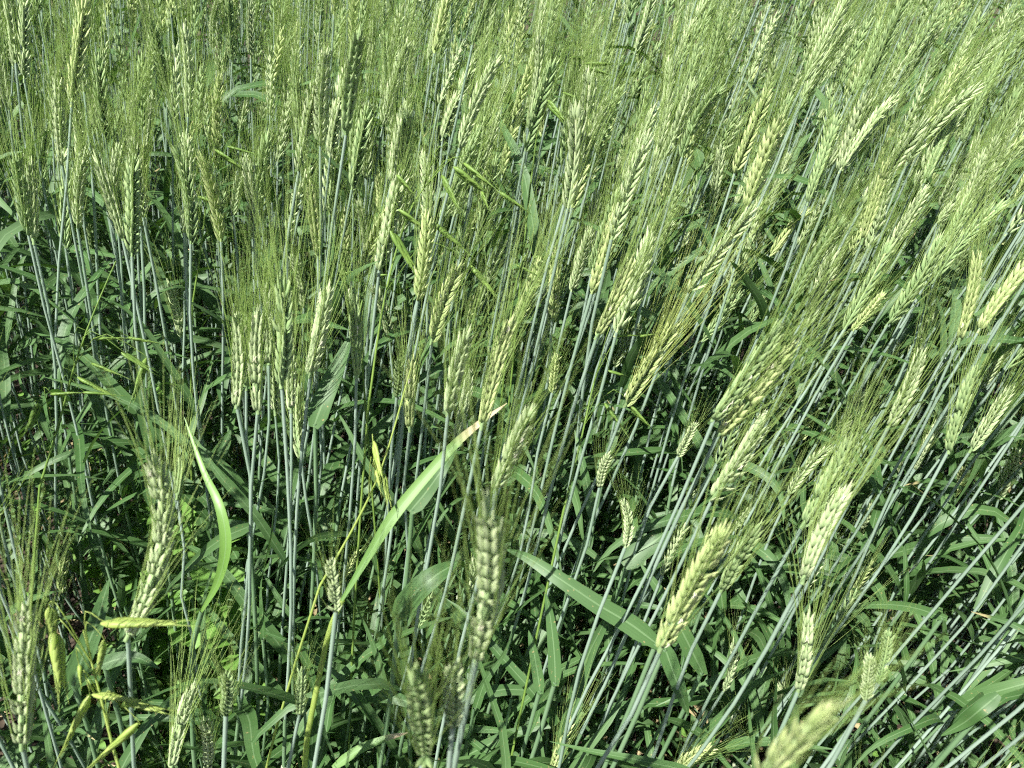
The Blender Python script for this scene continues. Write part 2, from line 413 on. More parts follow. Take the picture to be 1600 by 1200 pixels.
def add_leaf(root, G, P, t, r, k=None, az=None, s=None):
    p, T = on_line(P, t)
    o = link('leaf', LEAF_ME[r.randrange(len(LEAF_ME)) if k is None else k], root)
    az = r.uniform(0, 6.283) if az is None else az; s = r.uniform(.8, 1.15) if s is None else s
    o.location = Vector(p - G); o.rotation_euler = (T[1] * -.6, T[0] * .6, az); o.scale = (s, s, s)
    return o
def wheat_plant(G, B, tip, r, label, col=0, detail=True, crook=0.0, leaves=3, curve=None, wide=1.0, awny=False, alen=None, n_leaf_t=(.26, .84)):
    root = thing('wheat_plant', G, label, 'wheat plant', GROUP)
    G = np.asarray(G, float); e = tip - B; L = float(np.linalg.norm(e)); e = e / L
    P = stem_line(G, B, e, r, crook)
    add_stem(root, G, P, r, detail)
    if detail:                                  # mostly a row of spikelets, not the furrow between the rows, faces the viewer's side
        cv = nrm(CP - B); ph = r.gauss(0, .55) + (math.pi if r.random() < .5 else 0)
        h1 = nrm(np.cross(e, cv)); h2 = np.cross(h1, e)
        x, y, z = frame(e, h1 * math.cos(ph) + h2 * math.sin(ph))
    else: x, y, z = frame(e, (math.cos(r.random() * 6.28), math.sin(r.random() * 6.28), .2))
    if detail:
        curve = r.uniform(.05, .3) if curve is None else curve
        caz = r.uniform(0, 6.28)
        AP, mats = ear_layout(r, L * 1.01, curve, caz, None, wide * .70 * (L / .088) ** .3)
        # turn the frame so that the chord of the bent ear points along e
        ch = nrm(AP[-1] + nrm(mats[-1][1]) * .01)
        q = Vector(ch).rotation_difference(Vector((0, 0, 1))).to_matrix()
        Mx = mat4(x, y, z, B - G); Mx[:3, :3] = Mx[:3, :3] @ np.array(q)
        em = MB(); tube(em, np.vstack([[0, 0, -.003], AP]), np.linspace(.0015, .0008, len(AP) + 1), 5)
        eo = em.build('ear', [M_EAR[0]], root); setmat(eo, Mx)
        for m, T, u in mats:
            so = link('spikelet', SPIK[col][r.choice((1, 2, 3, 4, 1, 2, 3, 4, 0))], eo); setmat(so, m)
        a = MB(); nearby = np.linalg.norm(B - CP) < .72
        awn_mesh(a, mats, r, alen or r.uniform(.060, .085), 3 if awny or not nearby else 2, 4, 3, .00027 if nearby else .00020)
        ao = a.build('awns', [M_AWNY if awny else M_AWN], eo); ao['kind'] = 'stuff'
    else:
        k = r.randrange(len(EARV)); L0, em, am = EARV[k]; s = L / L0
        eo = link('ear', em[col], root); setmat(eo, mat4(x, y, z, B - G) @ scl(s ** .6 * wide, s ** .6 * wide, s))
        ao = link('awns', am, eo); ao['kind'] = 'stuff'
    if r.random() < .5:
        o = add_leaf(root, G, P, r.uniform(.1, .24), r); o.data = LEAF_DRY[r.randrange(5)]
    for i in range(leaves):
        add_leaf(root, G, P, n_leaf_t[0] + (n_leaf_t[1] - n_leaf_t[0]) * (i + r.random() * .7) / max(1, leaves), r)
    return root

def place_ear(bx, by, tx, ty, r, small=False, zc=None, depth=None):
    """stand an ear whose base and tip are seen at these pixels in the canopy; its size settles the distance"""
    z0 = r.gauss(.80, .03) if zc is None else zc
    rb, rt = ray(bx, by), ray(tx, ty)
    t = depth or (CAM_Z - z0) / -rb[2]
    hd = nrm([rb[0], rb[1], 0]); xp = np.array([hd[1], -hd[0], 0])
    v = nrm(np.array([0, 0, 1.0]) + hd * r.gauss(.10, .12)); n = np.cross(xp, v)
    B = rb * t
    T = rt * ((B @ n) / (rt @ n)); L = np.linalg.norm(T - B)
    lo, hi = (.035, .062) if small else (.070, .102)
    s = 1.0 if depth else hi / L if L > hi else lo / L if L < lo else 1.0
    B, T = B * s, T * s
    if CP[2] + B[2] < .30:                     # keep it off the ground: bring it nearer
        k = (.30 - CP[2]) / B[2]; B, T = B * k, T * k
    return CP + B, CP + T

# ------------------------------------------------------------------ wheat: the ears one can find in the photograph
# base x, y, tip x, y, colour (0 green, 1 pale, 2 yellow), options, short landmark phrase, full label
E = [
 (745,1025,760,775,1,{}, 'the tall upright ear at bottom middle', 'wheat plant with tall pale upright ear and white anthers at the bottom middle'),
 (1033,1013,1137,823,2,dict(curve=.1), 'the yellowish ear before the crossed blades', 'wheat plant whose yellowish leaning ear ends at two crossed broad blades'),
 (1255,905,1330,755,1,dict(wide=1.12), 'the plump plaited ear', 'wheat plant with the plumpest plaited ear, its rows of husks clearly braided'),
 (1247,1080,1263,947,1,{}, 'the upright ear above the blurred one', 'wheat plant with upright pale ear on a whitish stalk, above the blurred ear'),
 (978,632,1057,503,2,dict(awny=True,alen=.098,wide=1.1), 'the ear with golden awns', 'wheat plant with fat yellow ear and a long brush of golden awns'),
 (1123,680,1245,530,2,{}, 'the yellow ear of the leaning pair', 'wheat plant with the yellow ear of a leaning pair on a thick pale stalk'),
 (1117,653,1225,500,0,{}, 'the grey-green ear of the leaning pair', 'wheat plant with the grey-green rear ear of the leaning pair'),
 (1113,780,1200,645,1,{}, 'the ear with a curled leaf', 'wheat plant whose fat leaning ear has a small curled leaf at its base'),
 (1255,820,1337,677,0,dict(wide=1.05), 'the bluish ear behind the plaited ear', 'wheat plant with bluish-green herringbone ear just behind the plump plaited ear'),
 (1498,533,1527,390,2,{}, 'the ear on the long pale stalk', 'wheat plant with tall yellow ear on a long bare pale stalk near the margin'),
 (1390,663,1443,540,1,{}, 'the ear on a bent white neck', 'wheat plant with pale feathery ear on a bent whitish neck'),
 (1483,703,1527,570,0,{}, 'the ear beside the long pale stalk', 'wheat plant with green herringbone ear just beside the long bare pale stalk'),
 (485,585,513,440,1,dict(wide=1.1), 'the ear above the blue-green blade', 'wheat plant with open herringbone ear rising above a broad blue-green blade'),
 (200,995,236,705,1,dict(curve=.55,wide=.88,small=False,depth=.44), 'the long bowed ear over the weeds', 'wheat plant with a very long bowed ear over the bright weeds'),
 (35,1165,42,935,1,dict(depth=.40,wide=.88), 'the big ear at the lower corner', 'wheat plant with big loose ear beside the bright brome spikelets in the lower corner'),
 (1150,1262,1320,1092,2,dict(depth=.235,wide=.72,alen=.03), 'the blurred ear', 'wheat plant with bright blurred ear very close to the lens'),
 (977,855,995,780,1,dict(small=True), 'the short stubby ear', 'wheat plant with short stubby ear alone above a curved broad blade'),
 (525,955,518,875,1,dict(small=True), 'the ear on the thick green stalk', 'wheat plant with small open ear crossing the thick green stalk'),
 (665,1180,650,1045,0,{}, 'the grey-green ear in low shade', 'wheat plant with grey-green ear low in front, awns fanned over dark shade'),
 (675,533,720,410,2,dict(wide=1.05), 'the bright yellow ear under the brome', 'wheat plant with bright yellow ear just under the dark brome spikelets'),
 (753,665,803,490,2,{}, 'the ear behind the tan leaf tip', 'wheat plant with long yellow ear standing behind the tan leaf tip'),
 (933,525,990,395,2,{}, 'the ear with loose bottom spikelets', 'wheat plant with yellow ear whose lowest spikelets stick out loosely'),
 (53,377,48,245,1,{}, 'the herringbone ear by the margin', 'wheat plant with clear herringbone ear on a long bare stalk by the margin'),
 (191,370,148,235,1,{}, 'the dark-gapped ear tilting backwards', 'wheat plant with dark-gapped herringbone ear tilting against the wind'),
 (238,78,266,0,2,{}, 'the golden ear cut by the top edge', 'wheat plant with golden open ear cut by the top edge'),
 (848,213,857,103,2,{}, 'the ear beside the small brome', 'wheat plant with straight yellow ear beside the small dark brome spikelets'),
 (670,97,692,0,1,{}, 'the broad pale ear at the top', 'wheat plant with broad pale ear on a long stalk, cut by the top edge'),
 (497,400,483,282,2,{}, 'the creamy smooth ear', 'wheat plant with creamy smooth ear standing among dark stems'),
 (1363,77,1387,3,2,{}, 'the ear with a thick grey stalk', 'wheat plant with pale yellow ear on a thick grey stalk at the top'),
 (1347,377,1387,250,2,{}, 'the largest yellow ear in the stand', 'wheat plant with the largest yellow ear of the dense leaning stand'),
 (640,670,645,555,2,{}, 'the knobbly ear on twin stalks', 'wheat plant with knobbly yellow-green ear above two close grey stalks'),
 (550,253,556,147,0,{}, 'the neat dark-edged ear', 'wheat plant with neat upright ear of dark-edged husks'),
 (97,927,90,843,2,dict(), 'the ear above the bright brome', 'wheat plant with bright short ear above the bright brome spikelets'),
 (277,775,283,710,0,dict(small=True,crook=.006), 'the crooked-necked ear', 'wheat plant with small grey ear on a wavy crooked neck'),
 (1333,517,1383,457,2,dict(small=True), 'the slim slanting yellow ear', 'wheat plant with slim awnless-looking yellow ear slanting over a dark gap'),
 (240,470,226,440,2,dict(small=True), 'the tiny yellow ear', 'wheat plant with tiny bright yellow ear among dark leaves'),
 (470,715,465,600,1,{}, 'the lowest ear of the clump', 'wheat plant with the lowest pale ear of the tight upright clump'),
 (1127,923,1190,817,0,{}, 'the dark ear behind the yellowish ear', 'wheat plant with dark green leaning ear close behind the yellowish one'),
 (1353,1093,1363,1020,1,dict(small=True), 'the paler low crossed ear', 'wheat plant with the paler of two short crossed ears low down'),
 (1373,1067,1397,980,0,dict(small=True), 'the darker low crossed ear', 'wheat plant with the darker of two short crossed ears low down'),
 (1045,307,1083,217,2,{}, 'the feathery ear over the dark gap', 'wheat plant with feathery yellow ear leaning over a dark gap'),
 (588,360,607,268,2,{}, 'the ear bending by the brome', 'wheat plant with yellow ear bending over beside the first brome spikelets'),
]
E2 = [(128,345,112,260,1),(152,432,138,350,0),(208,262,212,150,1),(226,238,238,143,2),(337,212,343,113,2),(61,213,54,140,0),(104,100,96,20,1),(66,86,63,10,0),
 (20,103,12,15,1),(118,60,116,-10,0),(5,255,6,172,2),(230,83,230,5,1),(297,80,295,-10,1),(333,77,328,-15,1),(392,90,390,0,2),(365,335,377,240,1),(292,360,277,275,0),
 (290,213,273,150,1),(178,235,180,155,0),(143,225,133,155,2),(203,343,201,280,0),(343,275,352,212,2),(435,103,438,10,2),(443,92,470,30,2),(421,285,413,195,1),(470,225,462,110,0),
 (532,113,528,50,1),(560,127,560,50,2),(575,133,582,20,1),(608,75,617,10,2),(637,140,645,65,1),(682,203,693,133,1),(703,213,712,120,2),(730,235,742,140,1),(765,200,795,115,1),
 (677,157,683,80,0),(724,143,744,73,1),(575,397,574,307,1),(647,327,645,265,2),(543,397,545,325,0),(515,335,528,245,0),(933,233,948,163,1),(963,277,982,207,1),(1023,190,1035,130,2),
 (1000,183,1018,130,1),(1067,93,1080,3,2),(1090,130,1113,65,1),(1110,330,1137,230,1),(1150,317,1190,240,1),(893,455,927,355,1),(1107,230,1120,165,0),(960,93,967,30,2),
 (990,90,1013,15,1),(910,87,937,20,1),(883,233,920,127,0),(1183,377,1197,300,1),(1278,190,1317,120,1),(1310,53,1308,-15,2),(1243,150,1273,85,1),(1203,400,1257,320,2),(1203,320,1233,240,1),
 (1283,377,1327,310,1),(1460,387,1500,310,0),(1467,327,1513,233,1),(1430,333,1460,265,2),(1417,283,1450,200,1),(1430,213,1473,145,2),(1380,393,1417,320,1),(1507,363,1547,280,0),(1533,110,1570,50,1),
 (1510,50,1540,-10,1),(1413,40,1443,-15,0),(1253,67,1283,10,1),(1570,133,1597,75,1),(283,527,270,440,2),(370,632,367,490,1),(440,600,440,430,0),(557,585,548,445,0),(608,527,600,437,1),
 (700,645,733,510,1),(710,690,735,575,1),(775,765,835,635,1),(403,640,405,480,1),(475,480,472,390,1),(805,510,845,405,2),(863,497,867,385,2),(960,573,987,497,1),(927,460,943,400,0),
 (1097,533,1160,453,0),(1033,507,1027,440,1),(1060,520,1085,440,0),(1060,713,1087,660,1),(863,613,870,553,2),(937,760,943,700,1),(1313,537,1330,470,0),(1517,703,1583,600,1),(1545,705,1577,650,2),
 (1393,753,1417,680,1),(1430,733,1467,643,1),(1477,793,1517,717,2),(1253,687,1277,603,2),(1233,773,1280,683,1),(1313,683,1337,610,1),(1340,560,1367,515,2),(1297,663,1313,605,0),(1460,460,1477,410,1),
 (1553,437,1570,370,2),(1577,473,1597,400,2),(1533,607,1580,520,1),(1207,543,1240,470,1),(1300,430,1330,350,2),(353,1117,358,1050,0),(268,1200,305,1065,1),(325,1200,332,1100,1),(707,1135,707,1050,2),
 (468,1115,472,1045,0),(860,1215,887,1130,2),(1050,1215,1095,1150,2),(1183,1210,1160,1120,1),(1230,1137,1212,1070,1),(1593,890,1606,830,2),(1165,520,1200,440,0),(1560,780,1590,700,1),(735,385,765,300,1),
 (375,200,395,120,1),(20,400,5,330,2),(620,620,626,560,0),(1008,420,1045,340,1),(1075,420,1115,340,1),(1130,440,1165,365,2),(1240,440,1275,370,1),(1500,290,1540,210,1),(1560,260,1598,180,1),(1575,350,1610,270,2),
 (420,565,418,440,1),(455,640,452,520,1),(385,605,383,495,0),(430,645,428,535,1),(498,640,500,540,0),(655,470,668,385,1),(780,600,800,520,0),(835,560,862,470,1),(1020,600,1055,520,1),(1180,600,1215,520,0),(1420,560,1455,480,1),(1330,430,1360,350,1)]
SMALL2 = {(353,1117),(707,1135),(468,1115),(937,760),(863,613),(1060,713),(620,620),(203,343)}

recs = []           # every eared plant that is in view: dict(base, tip, ground, col, label, options, landmark)
def ground_under(B, r):
    h = B[2]
    return np.array([B[0] - WIND[0] * h + r.gauss(0, .03), B[1] - WIND[1] * h + r.gauss(0, .03), 0.0])
rp = random.Random(23)
for bx, by, tx, ty, c, op, lm, lab in E:
    op = dict(op); small = op.pop('small', False); dep = op.pop('depth', None)
    B, T = place_ear(bx, by, tx, ty, rp, small, None, dep)
    recs.append(dict(B=B, T=T, G=ground_under(B, rp), col=c, label=lab, lm=lm, op=op, listed=True))
for bx, by, tx, ty, c in E2:
    B, T = place_ear(bx, by, tx, ty, rp, (bx, by) in SMALL2)
    recs.append(dict(B=B, T=T, G=ground_under(B, rp), col=(1 if c == 2 and rp.random() < .5 else c), label=None, lm=None, op={}, listed=True))
for q in recs:
    a, b = proj(q['B']), proj(q['T']); q['px'] = ((a[0] + b[0]) / 2, (a[1] + b[1]) / 2); q['len'] = math.hypot(a[0] - b[0], a[1] - b[1]); q['d'] = a[2]
listed_px = np.array([q['px'] for q in recs])
lit = np.array([(q['B'] + q['T']) / 2 for q in recs if q['d'] < .78]); SV = np.array(sv)
def shades(B, T):
    """would this ear stand between the sun and one of the ears placed above?"""
    m = (B + T) / 2 - lit; t = m @ SV; d = np.linalg.norm(m - t[:, None] * SV, axis=1)
    return bool(np.any((t > .03) & (t < .8) & (d < .042)))

# ------------------------------------------------------------------ wheat: the rest of the stand, on an uneven grid of drill positions
rf = random.Random(41)
mass = []            # (G, B, tip or None): plants that go into the mass of the stand
tillers = []         # earless shoots in view
sp = .048
y = -0.12
while y < 2.42:
    half = .48 + .74 * max(y, 0)
    x = -half - .08
    while x < half + .30:
        gxp = x + rf.uniform(-.5, .5) * sp; gyp = y + rf.uniform(-.5, .5) * sp
        x += sp
        h = rf.gauss(.80, .05) * (.80 if rf.random() < .12 else 1)
        B = np.array([gxp + WIND[0] * h + rf.gauss(0, .035), gyp + WIND[1] * h + rf.gauss(0, .035), h])
        if gyp < .16 and abs(gxp + .05) < .5: continue          # where the photographer stands
        L = rf.uniform(.070, .092)
        e = nrm([.20 + rf.gauss(0, .09), .05 + rf.gauss(0, .10), 1]); T = B + e * L; G = np.array([gxp, gyp, 0.0])
        if np.linalg.norm(B - CP) < .36 or np.linalg.norm(T - CP) < .36: continue
        if shades(B, T): continue
        a, b = proj(B), proj(T)
        inview = a and b and -15 < (a[0] + b[0]) / 2 < 1615 and -60 < (a[1] + b[1]) / 2 < 1215
        if not inview:
            # awns or an ear poking into the frame from below or beside would block the view: keep those close to the lens low
            if a and b and a[2] < .5 and -200 < a[0] < 1800 and -200 < a[1] < 1500:
                hh = rf.uniform(.3, .5); tillers.append((G, hh)) if rf.random() < .5 else None
                continue
            mass.append((G, B, T)); continue
        px, py = (a[0] + b[0]) / 2, (a[1] + b[1]) / 2
        near = np.min(np.hypot(*(listed_px - (px, py)).T))
        open_gap = px < 470 and 330 < py < 830
        if py > 800 or a[2] < .56 or open_gap:
            if rf.random() < .35: tillers.append((G, rf.uniform(.26, .56)))
            continue
        if py > 470:                                     # lower storey: shorter plants between the tall ones
            if rf.random() < .1: continue
            k = rf.uniform(.66, .88); B = G + (B - G) * k; T = B + e * L * rf.uniform(.6, .95)
            a, b = proj(B), proj(T); px, py = (a[0] + b[0]) / 2, (a[1] + b[1]) / 2
            near = np.min(np.hypot(*(listed_px - (px, py)).T))
        if near < 10 or rf.random() < .03: continue
        recs.append(dict(B=B, T=T, G=G, col=rf.choice((0, 1, 1, 0, 1, 2)), label=None, lm=None, op={}, listed=False, px=(px, py), len=math.hypot(a[0] - b[0], a[1] - b[1]), d=a[2]))
    y += sp
recs.sort(key=lambda q: (not q['listed'], -q['len']))
extra = recs[300:]; recs = recs[:300]
mass += [(q['G'], q['B'], q['T']) for q in extra]

# labels of the plants without one of their own: by their place next to one that is easy to find
marks = [q for q in recs if q['lm']]
ORD = ['nearest', 'second', 'third', 'fourth', 'fifth', 'sixth', 'seventh', 'eighth', 'ninth', 'tenth', 'eleventh', 'twelfth', 'thirteenth', 'fourteenth', 'fifteenth', 'sixteenth']
DIRS = ['right of', 'up-right of', 'above', 'up-left of', 'left of', 'down-left of', 'below', 'down-right of']
TONE = ['green', 'pale', 'yellowish']
def by_landmark(items):
    """items: ((x, y), head, setter); each label names the nearest easy-to-find ear, the side and the order on that side"""
    buckets = {}
    for (px, py), head, put in items:
        m = min(marks, key=lambda k: math.hypot(k['px'][0] - px, k['px'][1] - py))
        dx, dy = px - m['px'][0], m['px'][1] - py
        k = int(round(math.atan2(dy, dx) / (math.pi / 4))) % 8
        buckets.setdefault((m['lm'], k), []).append((math.hypot(dx, dy), head, put))
    for (lm, k), lst in buckets.items():
        lst.sort(key=lambda z: z[0])
        for i, (_, head, put) in enumerate(lst): put('%s, %s one %s %s' % (head, ORD[min(i, 15)], DIRS[k], lm))
by_landmark([(q['px'], TONE[q['col']] + ' wheat ear', (lambda l, q=q: q.__setitem__('label', l))) for q in recs if not q['lm']])

rw = random.Random(77)
for i, q in enumerate(recs):
    det = q['listed'] and q['len'] > 110
    lv = 5 if .7 < q['d'] < 1.1 else 4
    wheat_plant(q['G'], q['B'], q['T'], rw, q['label'], q['col'], det or bool(q['op']), leaves=lv, n_leaf_t=(.26, .58 if q['d'] < .66 else .84), **q['op'])

# earless shoots standing low between the stalks
rt_ = random.Random(8)
for k in range(150):                                   # low shoots between the stalks where the photograph looks down to the ground
    d = ray(rt_.uniform(-20, 1620), rt_.uniform(640, 1330)); z = rt_.uniform(.22, .50); p = CP + d * ((CAM_Z - z) / -d[2])
    px, py, _ = proj(p)
    if not (px < 430 and 520 < py < 1100) or rt_.random() < .15: tillers.append((np.array([p[0], p[1], 0.0]), z))
vis = []
for G, h in tillers:
    a = proj(G + np.array([.05 * h, 0, h]))
    if a and -20 < a[0] < 1620 and 330 < a[1] < 1230 and a[2] > .5: vis.append((G, h, a))
    elif np.linalg.norm(G + np.array([0, 0, h]) - CP) > .5: mass.append((G, G + np.array([.03, 0, h]), None))
vis.sort(key=lambda v: v[2][2])
shoots = []
for G, h, a in vis[:190]:
    B = G + np.array([.06 * h + rw.gauss(0, .02), rw.gauss(0, .02), h])
    root = thing('wheat_shoot', G, None, 'wheat shoot', 'leafy wheat shoots without ears')
    shoots.append((a[:2], 'low earless wheat shoot', (lambda l, o=root: o.__setitem__('label', l))))
    P = stem_line(G, B, np.array([.1, 0, 1.0]), rw, 0, 7)
    mb = MB(); stem_mb(mb, P - G, rw, 6, .0020, .0013, (1, 1)); mb.build('stem', [M_STEM, M_SHEATH], root)
    for t in (.25, .5, .72, .97): add_leaf(root, G, P, t + rw.uniform(-.06, .03), rw, s=rw.uniform(.55, .95))
    if rw.random() < .4: add_leaf(root, G, P, .12, rw).data = LEAF_DRY[rw.randrange(5)]
by_landmark(shoots)
mass += [(G, G + np.array([.03, 0, h]), None) for G, h, a in vis[190:]]

mb = MB()
for G, B, T in mass:
    q_ = proj(B); far = np.linalg.norm(np.asarray(B) - CP) > 1.55 or q_ is None or not (-60 < q_[0] < 1660 and -60 < q_[1] < 1260)
    e = np.array([.1, 0, 1.0]) if T is None else T - B
    P = stem_line(G, B, e, rw, 0, 7)
    t = np.linspace(0, 1, 7); tube(mb, P, .0020 - .0007 * t, 4, 3)
    if T is not None:
        x, yv, z = frame(e, (math.cos(rw.random() * 6.28), math.sin(rw.random() * 6.28), .2))
        s = np.linalg.norm(e) / .08; em, am = (EARFAR if far else EARLO)[rw.randrange(8)]; Mx = mat4(x, yv, z, B) @ scl(s, s, s)
        mb.merge(em, Mx, rw.choice((0, 1, 1, 1, 0, 2))); mb.merge(am, Mx, 4)
    for k in range(6 if not far else 4):
        p, Tn = on_line(P, rw.uniform(.28, (.5 if np.linalg.norm(B - CP) < .72 else .88) if T is not None else 1))
        s = rw.uniform(.8, 1.15)
        mb.merge(LEAF_LO[rw.randrange(len(LEAF_LO))], trans(p) @ rot((0, 0, 1), rw.uniform(0, 6.28)) @ scl(s, s, s), 5)
tag(mb.build('wheat_stand', M_EAR + [M_STEM, M_AWN, M_LEAF]), 'dense mass of more bearded green wheat stretching away behind', 'wheat', kind='stuff')

# ------------------------------------------------------------------ broad and striking blades, each on a shoot of its own
def stalk(G, S3, n=20):
    """smooth stalk from the ground point through the points S3 (low to high)"""
    low = S3[0]; up = nrm((S3[1] - S3[0]) if len(S3) > 1 else np.array([0.1, 0, 1.0])); h = np.linalg.norm(low - G)
    t = np.linspace(0, 1, 9)[:-1, None]; t0 = np.array([0, 0, 1.0]) * h; t1 = nrm(up + np.array([0, 0, .6])) * h
    A = (2 * t ** 3 - 3 * t ** 2 + 1) * G + (t ** 3 - 2 * t ** 2 + t) * t0 + (-2 * t ** 3 + 3 * t ** 2) * low + (t ** 3 - t ** 2) * t1
    Bp = smooth_line(S3, n - 8) if len(S3) > 1 else np.array([low])
    return np.vstack([A, Bp])
def blade_shoot(label, pts, depths, wpx, mat, tilt=.5, stem_px=None, fold=.22, base=.45, shape=1.0, smat=None):
    """pts: pixels along the blade from its collar to its tip; wpx: full width in pixels at the widest"""
    P3 = np.array([at(px, py, d) for (px, py), d in zip(pts, depths)])
    P = smooth_line(P3, 22)
    n = len(P); s = np.linspace(0, 1, n)
    T = np.gradient(P, axis=0); T /= np.linalg.norm(T, axis=1, keepdims=True)
    V = P - CP; V /= np.linalg.norm(V, axis=1, keepdims=True)
    S = np.cross(T, V); S /= np.linalg.norm(S, axis=1, keepdims=True); N = np.cross(S, T)
    tl = (tilt * (.4 + .6 * s))[:, None]; S2 = S * np.cos(tl) + N * np.sin(tl); N2 = N * np.cos(tl) - S * np.sin(tl)
    if (N2[:, 2].mean()) < 0: N2 = -N2
    w = wpx / FPX * float(np.mean(depths)) / 2 / math.cos(tilt * .7) * np.minimum(1, base + s * (4 if base > .4 else 2.2)) * np.clip(1 - s ** (2.2 * shape), 0, 1) ** .8 + .0002
    B = P[0]
    if stem_px: mids = [at(px, py, d) for px, py, d in stem_px]
    else: mids = []
    low = mids[-1] if mids else B
    G = np.array([low[0] - .09 * low[2], low[1] - .02 * low[2], 0.0])
    root = thing('wheat_shoot', G, label, 'wheat shoot', 'leafy wheat shoots with broad blades')
    line = stalk(G, mids[::-1] + [B + nrm(P[1] - P[0]) * .004])
    sm = MB(); tube(sm, line - G, np.linspace(.0023, .0019, len(line)), 7); sm.build('stem', [smat or M_SHEATH], root)
    lb = MB(); strip(lb, P - G, S2, N2, w, fold); lb.build('leaf', [mat], root)
    return root
blade_shoot('wheat shoot with one long bright blade ending in a dry tan tip', [(530,945),(575,870),(620,800),(700,706),(745,665),(792,630)], [.57,.57,.57,.58,.59,.60], 19, M_LEAFT, .25, [(515,985,.575),(500,1050,.585),(480,1150,.605)], .3, .18, 1.0, M_BROMEY)
blade_shoot('wheat shoot with a yellow-green blade hanging in an arc below the awns', [(312,960),(340,910),(353,850),(343,790),(318,735),(288,652)], [.60,.59,.58,.58,.59,.60], 21, M_LEAFB, .3, [(300,1010,.63)], .3, .12, .7)
blade_shoot('wheat shoot with broad straight grey-green blade pointing left behind the yellowish ear', [(1032,1010),(985,975),(935,945),(880,908),(825,872),(790,858)], [.62,.62,.62,.62,.63,.64], 31, M_LEAF, .2)
blade_shoot('wheat shoot with short blade folding down under the yellowish ear', [(1036,1005),(1052,1050),(1065,1085),(1076,1118)], [.60,.60,.60,.61], 26, M_LEAF, .2)
blade_shoot('wheat shoot with blade rising behind the yellowish ear', [(1100,1055),(1065,985),(1035,930),(1000,880)], [.68,.67,.67,.67], 26, M_LEAF, .25)
blade_shoot('wheat shoot with broad blue-green blade below the open herringbone ear', [(490,668),(508,620),(530,570),(550,520)], [.72,.72,.73,.74], 31, M_LEAF, .5, None, .3, shape=1.2)
blade_shoot('wheat shoot with broad ribbed blade bent beside the upright bottom ear', [(618,965),(650,925),(680,900),(715,878)], [.62,.61,.61,.62], 34, M_LEAF, .3, shape=2.0)
blade_shoot('wheat shoot with long level blade low among the leaning stems', [(1480,966),(1420,948),(1360,945),(1295,956)], [.72,.72,.72,.72], 15, M_LEAF, .5)
blade_shoot('wheat shoot with pale narrow upright blade between grey stems', [(926,815),(920,770),(908,715),(898,672)], [.72,.72,.72,.73], 15, M_LEAF, .3)
blade_shoot('wheat shoot with broad curved blade behind the short stubby ear', [(975,885),(1000,862),(1030,840),(1055,812)], [.74,.74,.74,.75], 32, M_LEAF, .3, shape=1.6)
blade_shoot('wheat shoot with straight upright blade low at the bottom', [(868,1072),(866,1020),(860,965),(852,925)], [.66,.66,.66,.66], 20, M_LEAF, .3)
blade_shoot('wheat shoot with two-toned blade beside the long bowed ear', [(112,1075),(130,1025),(150,975),(170,905)], [.66,.66,.66,.66], 32, M_LEAF, .3, shape=1.4)
blade_shoot('wheat shoot with arched grey blade under the pale level brome spikelet', [(155,1040),(185,1030),(215,1028),(250,1045)], [.62,.62,.62,.62], 22, M_LEAF, .3)
blade_shoot('wheat shoot with small sharp upright blade beside the tight clump', [(325,748),(338,718),(350,695),(361,672)], [.80,.80,.80,.80], 26, M_LEAF, .2)
blade_shoot('wheat shoot with flag blade standing over the dense leaning stand', [(1362,204),(1400,182),(1435,152),(1478,110)], [.96,.96,.97,.98], 11, M_LEAF, .3)
blade_shoot('wheat shoot with tan-tipped blade lying low at the bottom', [(520,1200),(560,1172),(600,1155),(637,1145)], [.68,.68,.68,.68], 14, M_LEAFT, .3)
blade_shoot('wheat shoot with grey blade angled behind the tan-tipped blade', [(640,800),(665,770),(690,735),(715,700)], [.66,.66,.66,.67], 26, M_LEAF, .2)
blade_shoot('wheat shoot with bright slanting blade crossing the weeds', [(395,820),(350,840),(310,870),(262,920)], [.70,.69,.69,.69], 18, M_LEAF, .3)
blade_shoot('wheat shoot with blade tilting up in the lower corner under leaning stems', [(1560,1085),(1530,1110),(1505,1130),(1470,1150)], [.55,.55,.56,.57], 22, M_LEAF, .3)
blade_shoot('wheat shoot with arching blade among the tall bare stems', [(100,545),(82,525),(55,518),(24,540)], [.95,.94,.94,.93], 17, M_LEAF, .4)
blade_shoot('wheat shoot with short upright blade next to the straight upright one', [(845,1085),(838,1040),(832,1010),(826,985)], [.68,.68,.68,.68], 17, M_LEAF, .3)

# ------------------------------------------------------------------ brome grass hanging over the wheat
def brome_spikelet(r, n=9, L=.030, W=.0050):
    """flattened spindle of overlapping pointed scales, widest near its foot"""
    mb = MB(); f = floret(6, [(0, .35), (.18, .9), (.36, 1.0), (.62, .72), (.84, .32), (1, .03)], .78, 1.0)
    for i in range(n):
        u = i / (n - 1); s = 1 if i % 2 else -1
        k = W * .42 * (.62 + .55 * math.sin(math.pi * (.28 + .5 * u)) - .42 * u); l = L * (.50 - .16 * u)
        mb.merge(f, trans((r.uniform(-.0002, .0002), s * W * .20 * (1 - .5 * u), L * u * .60)) @ rot((1, 0, 0), -s * (.19 - .08 * u)) @ scl(k, k, l))
        tip = np.array([0, s * W * .20 * (1 - .5 * u) + s * l * .14, L * u * .60 + l])
        tube(mb, [tip - (0, 0, .001), tip + np.array([r.uniform(-.0006, .0006), s * .0006, .005 + .005 * r.random()])], [.00018, .00005], 3)
    return mb
rb_ = random.Random(3)
BROME = {m.name: [brome_spikelet(rb_, 9, .030, (.0040, .0046, .0052)[k]).mesh('spikelet', [m]) for k in range(3)] for m in (M_BROME, M_BROMEY)}
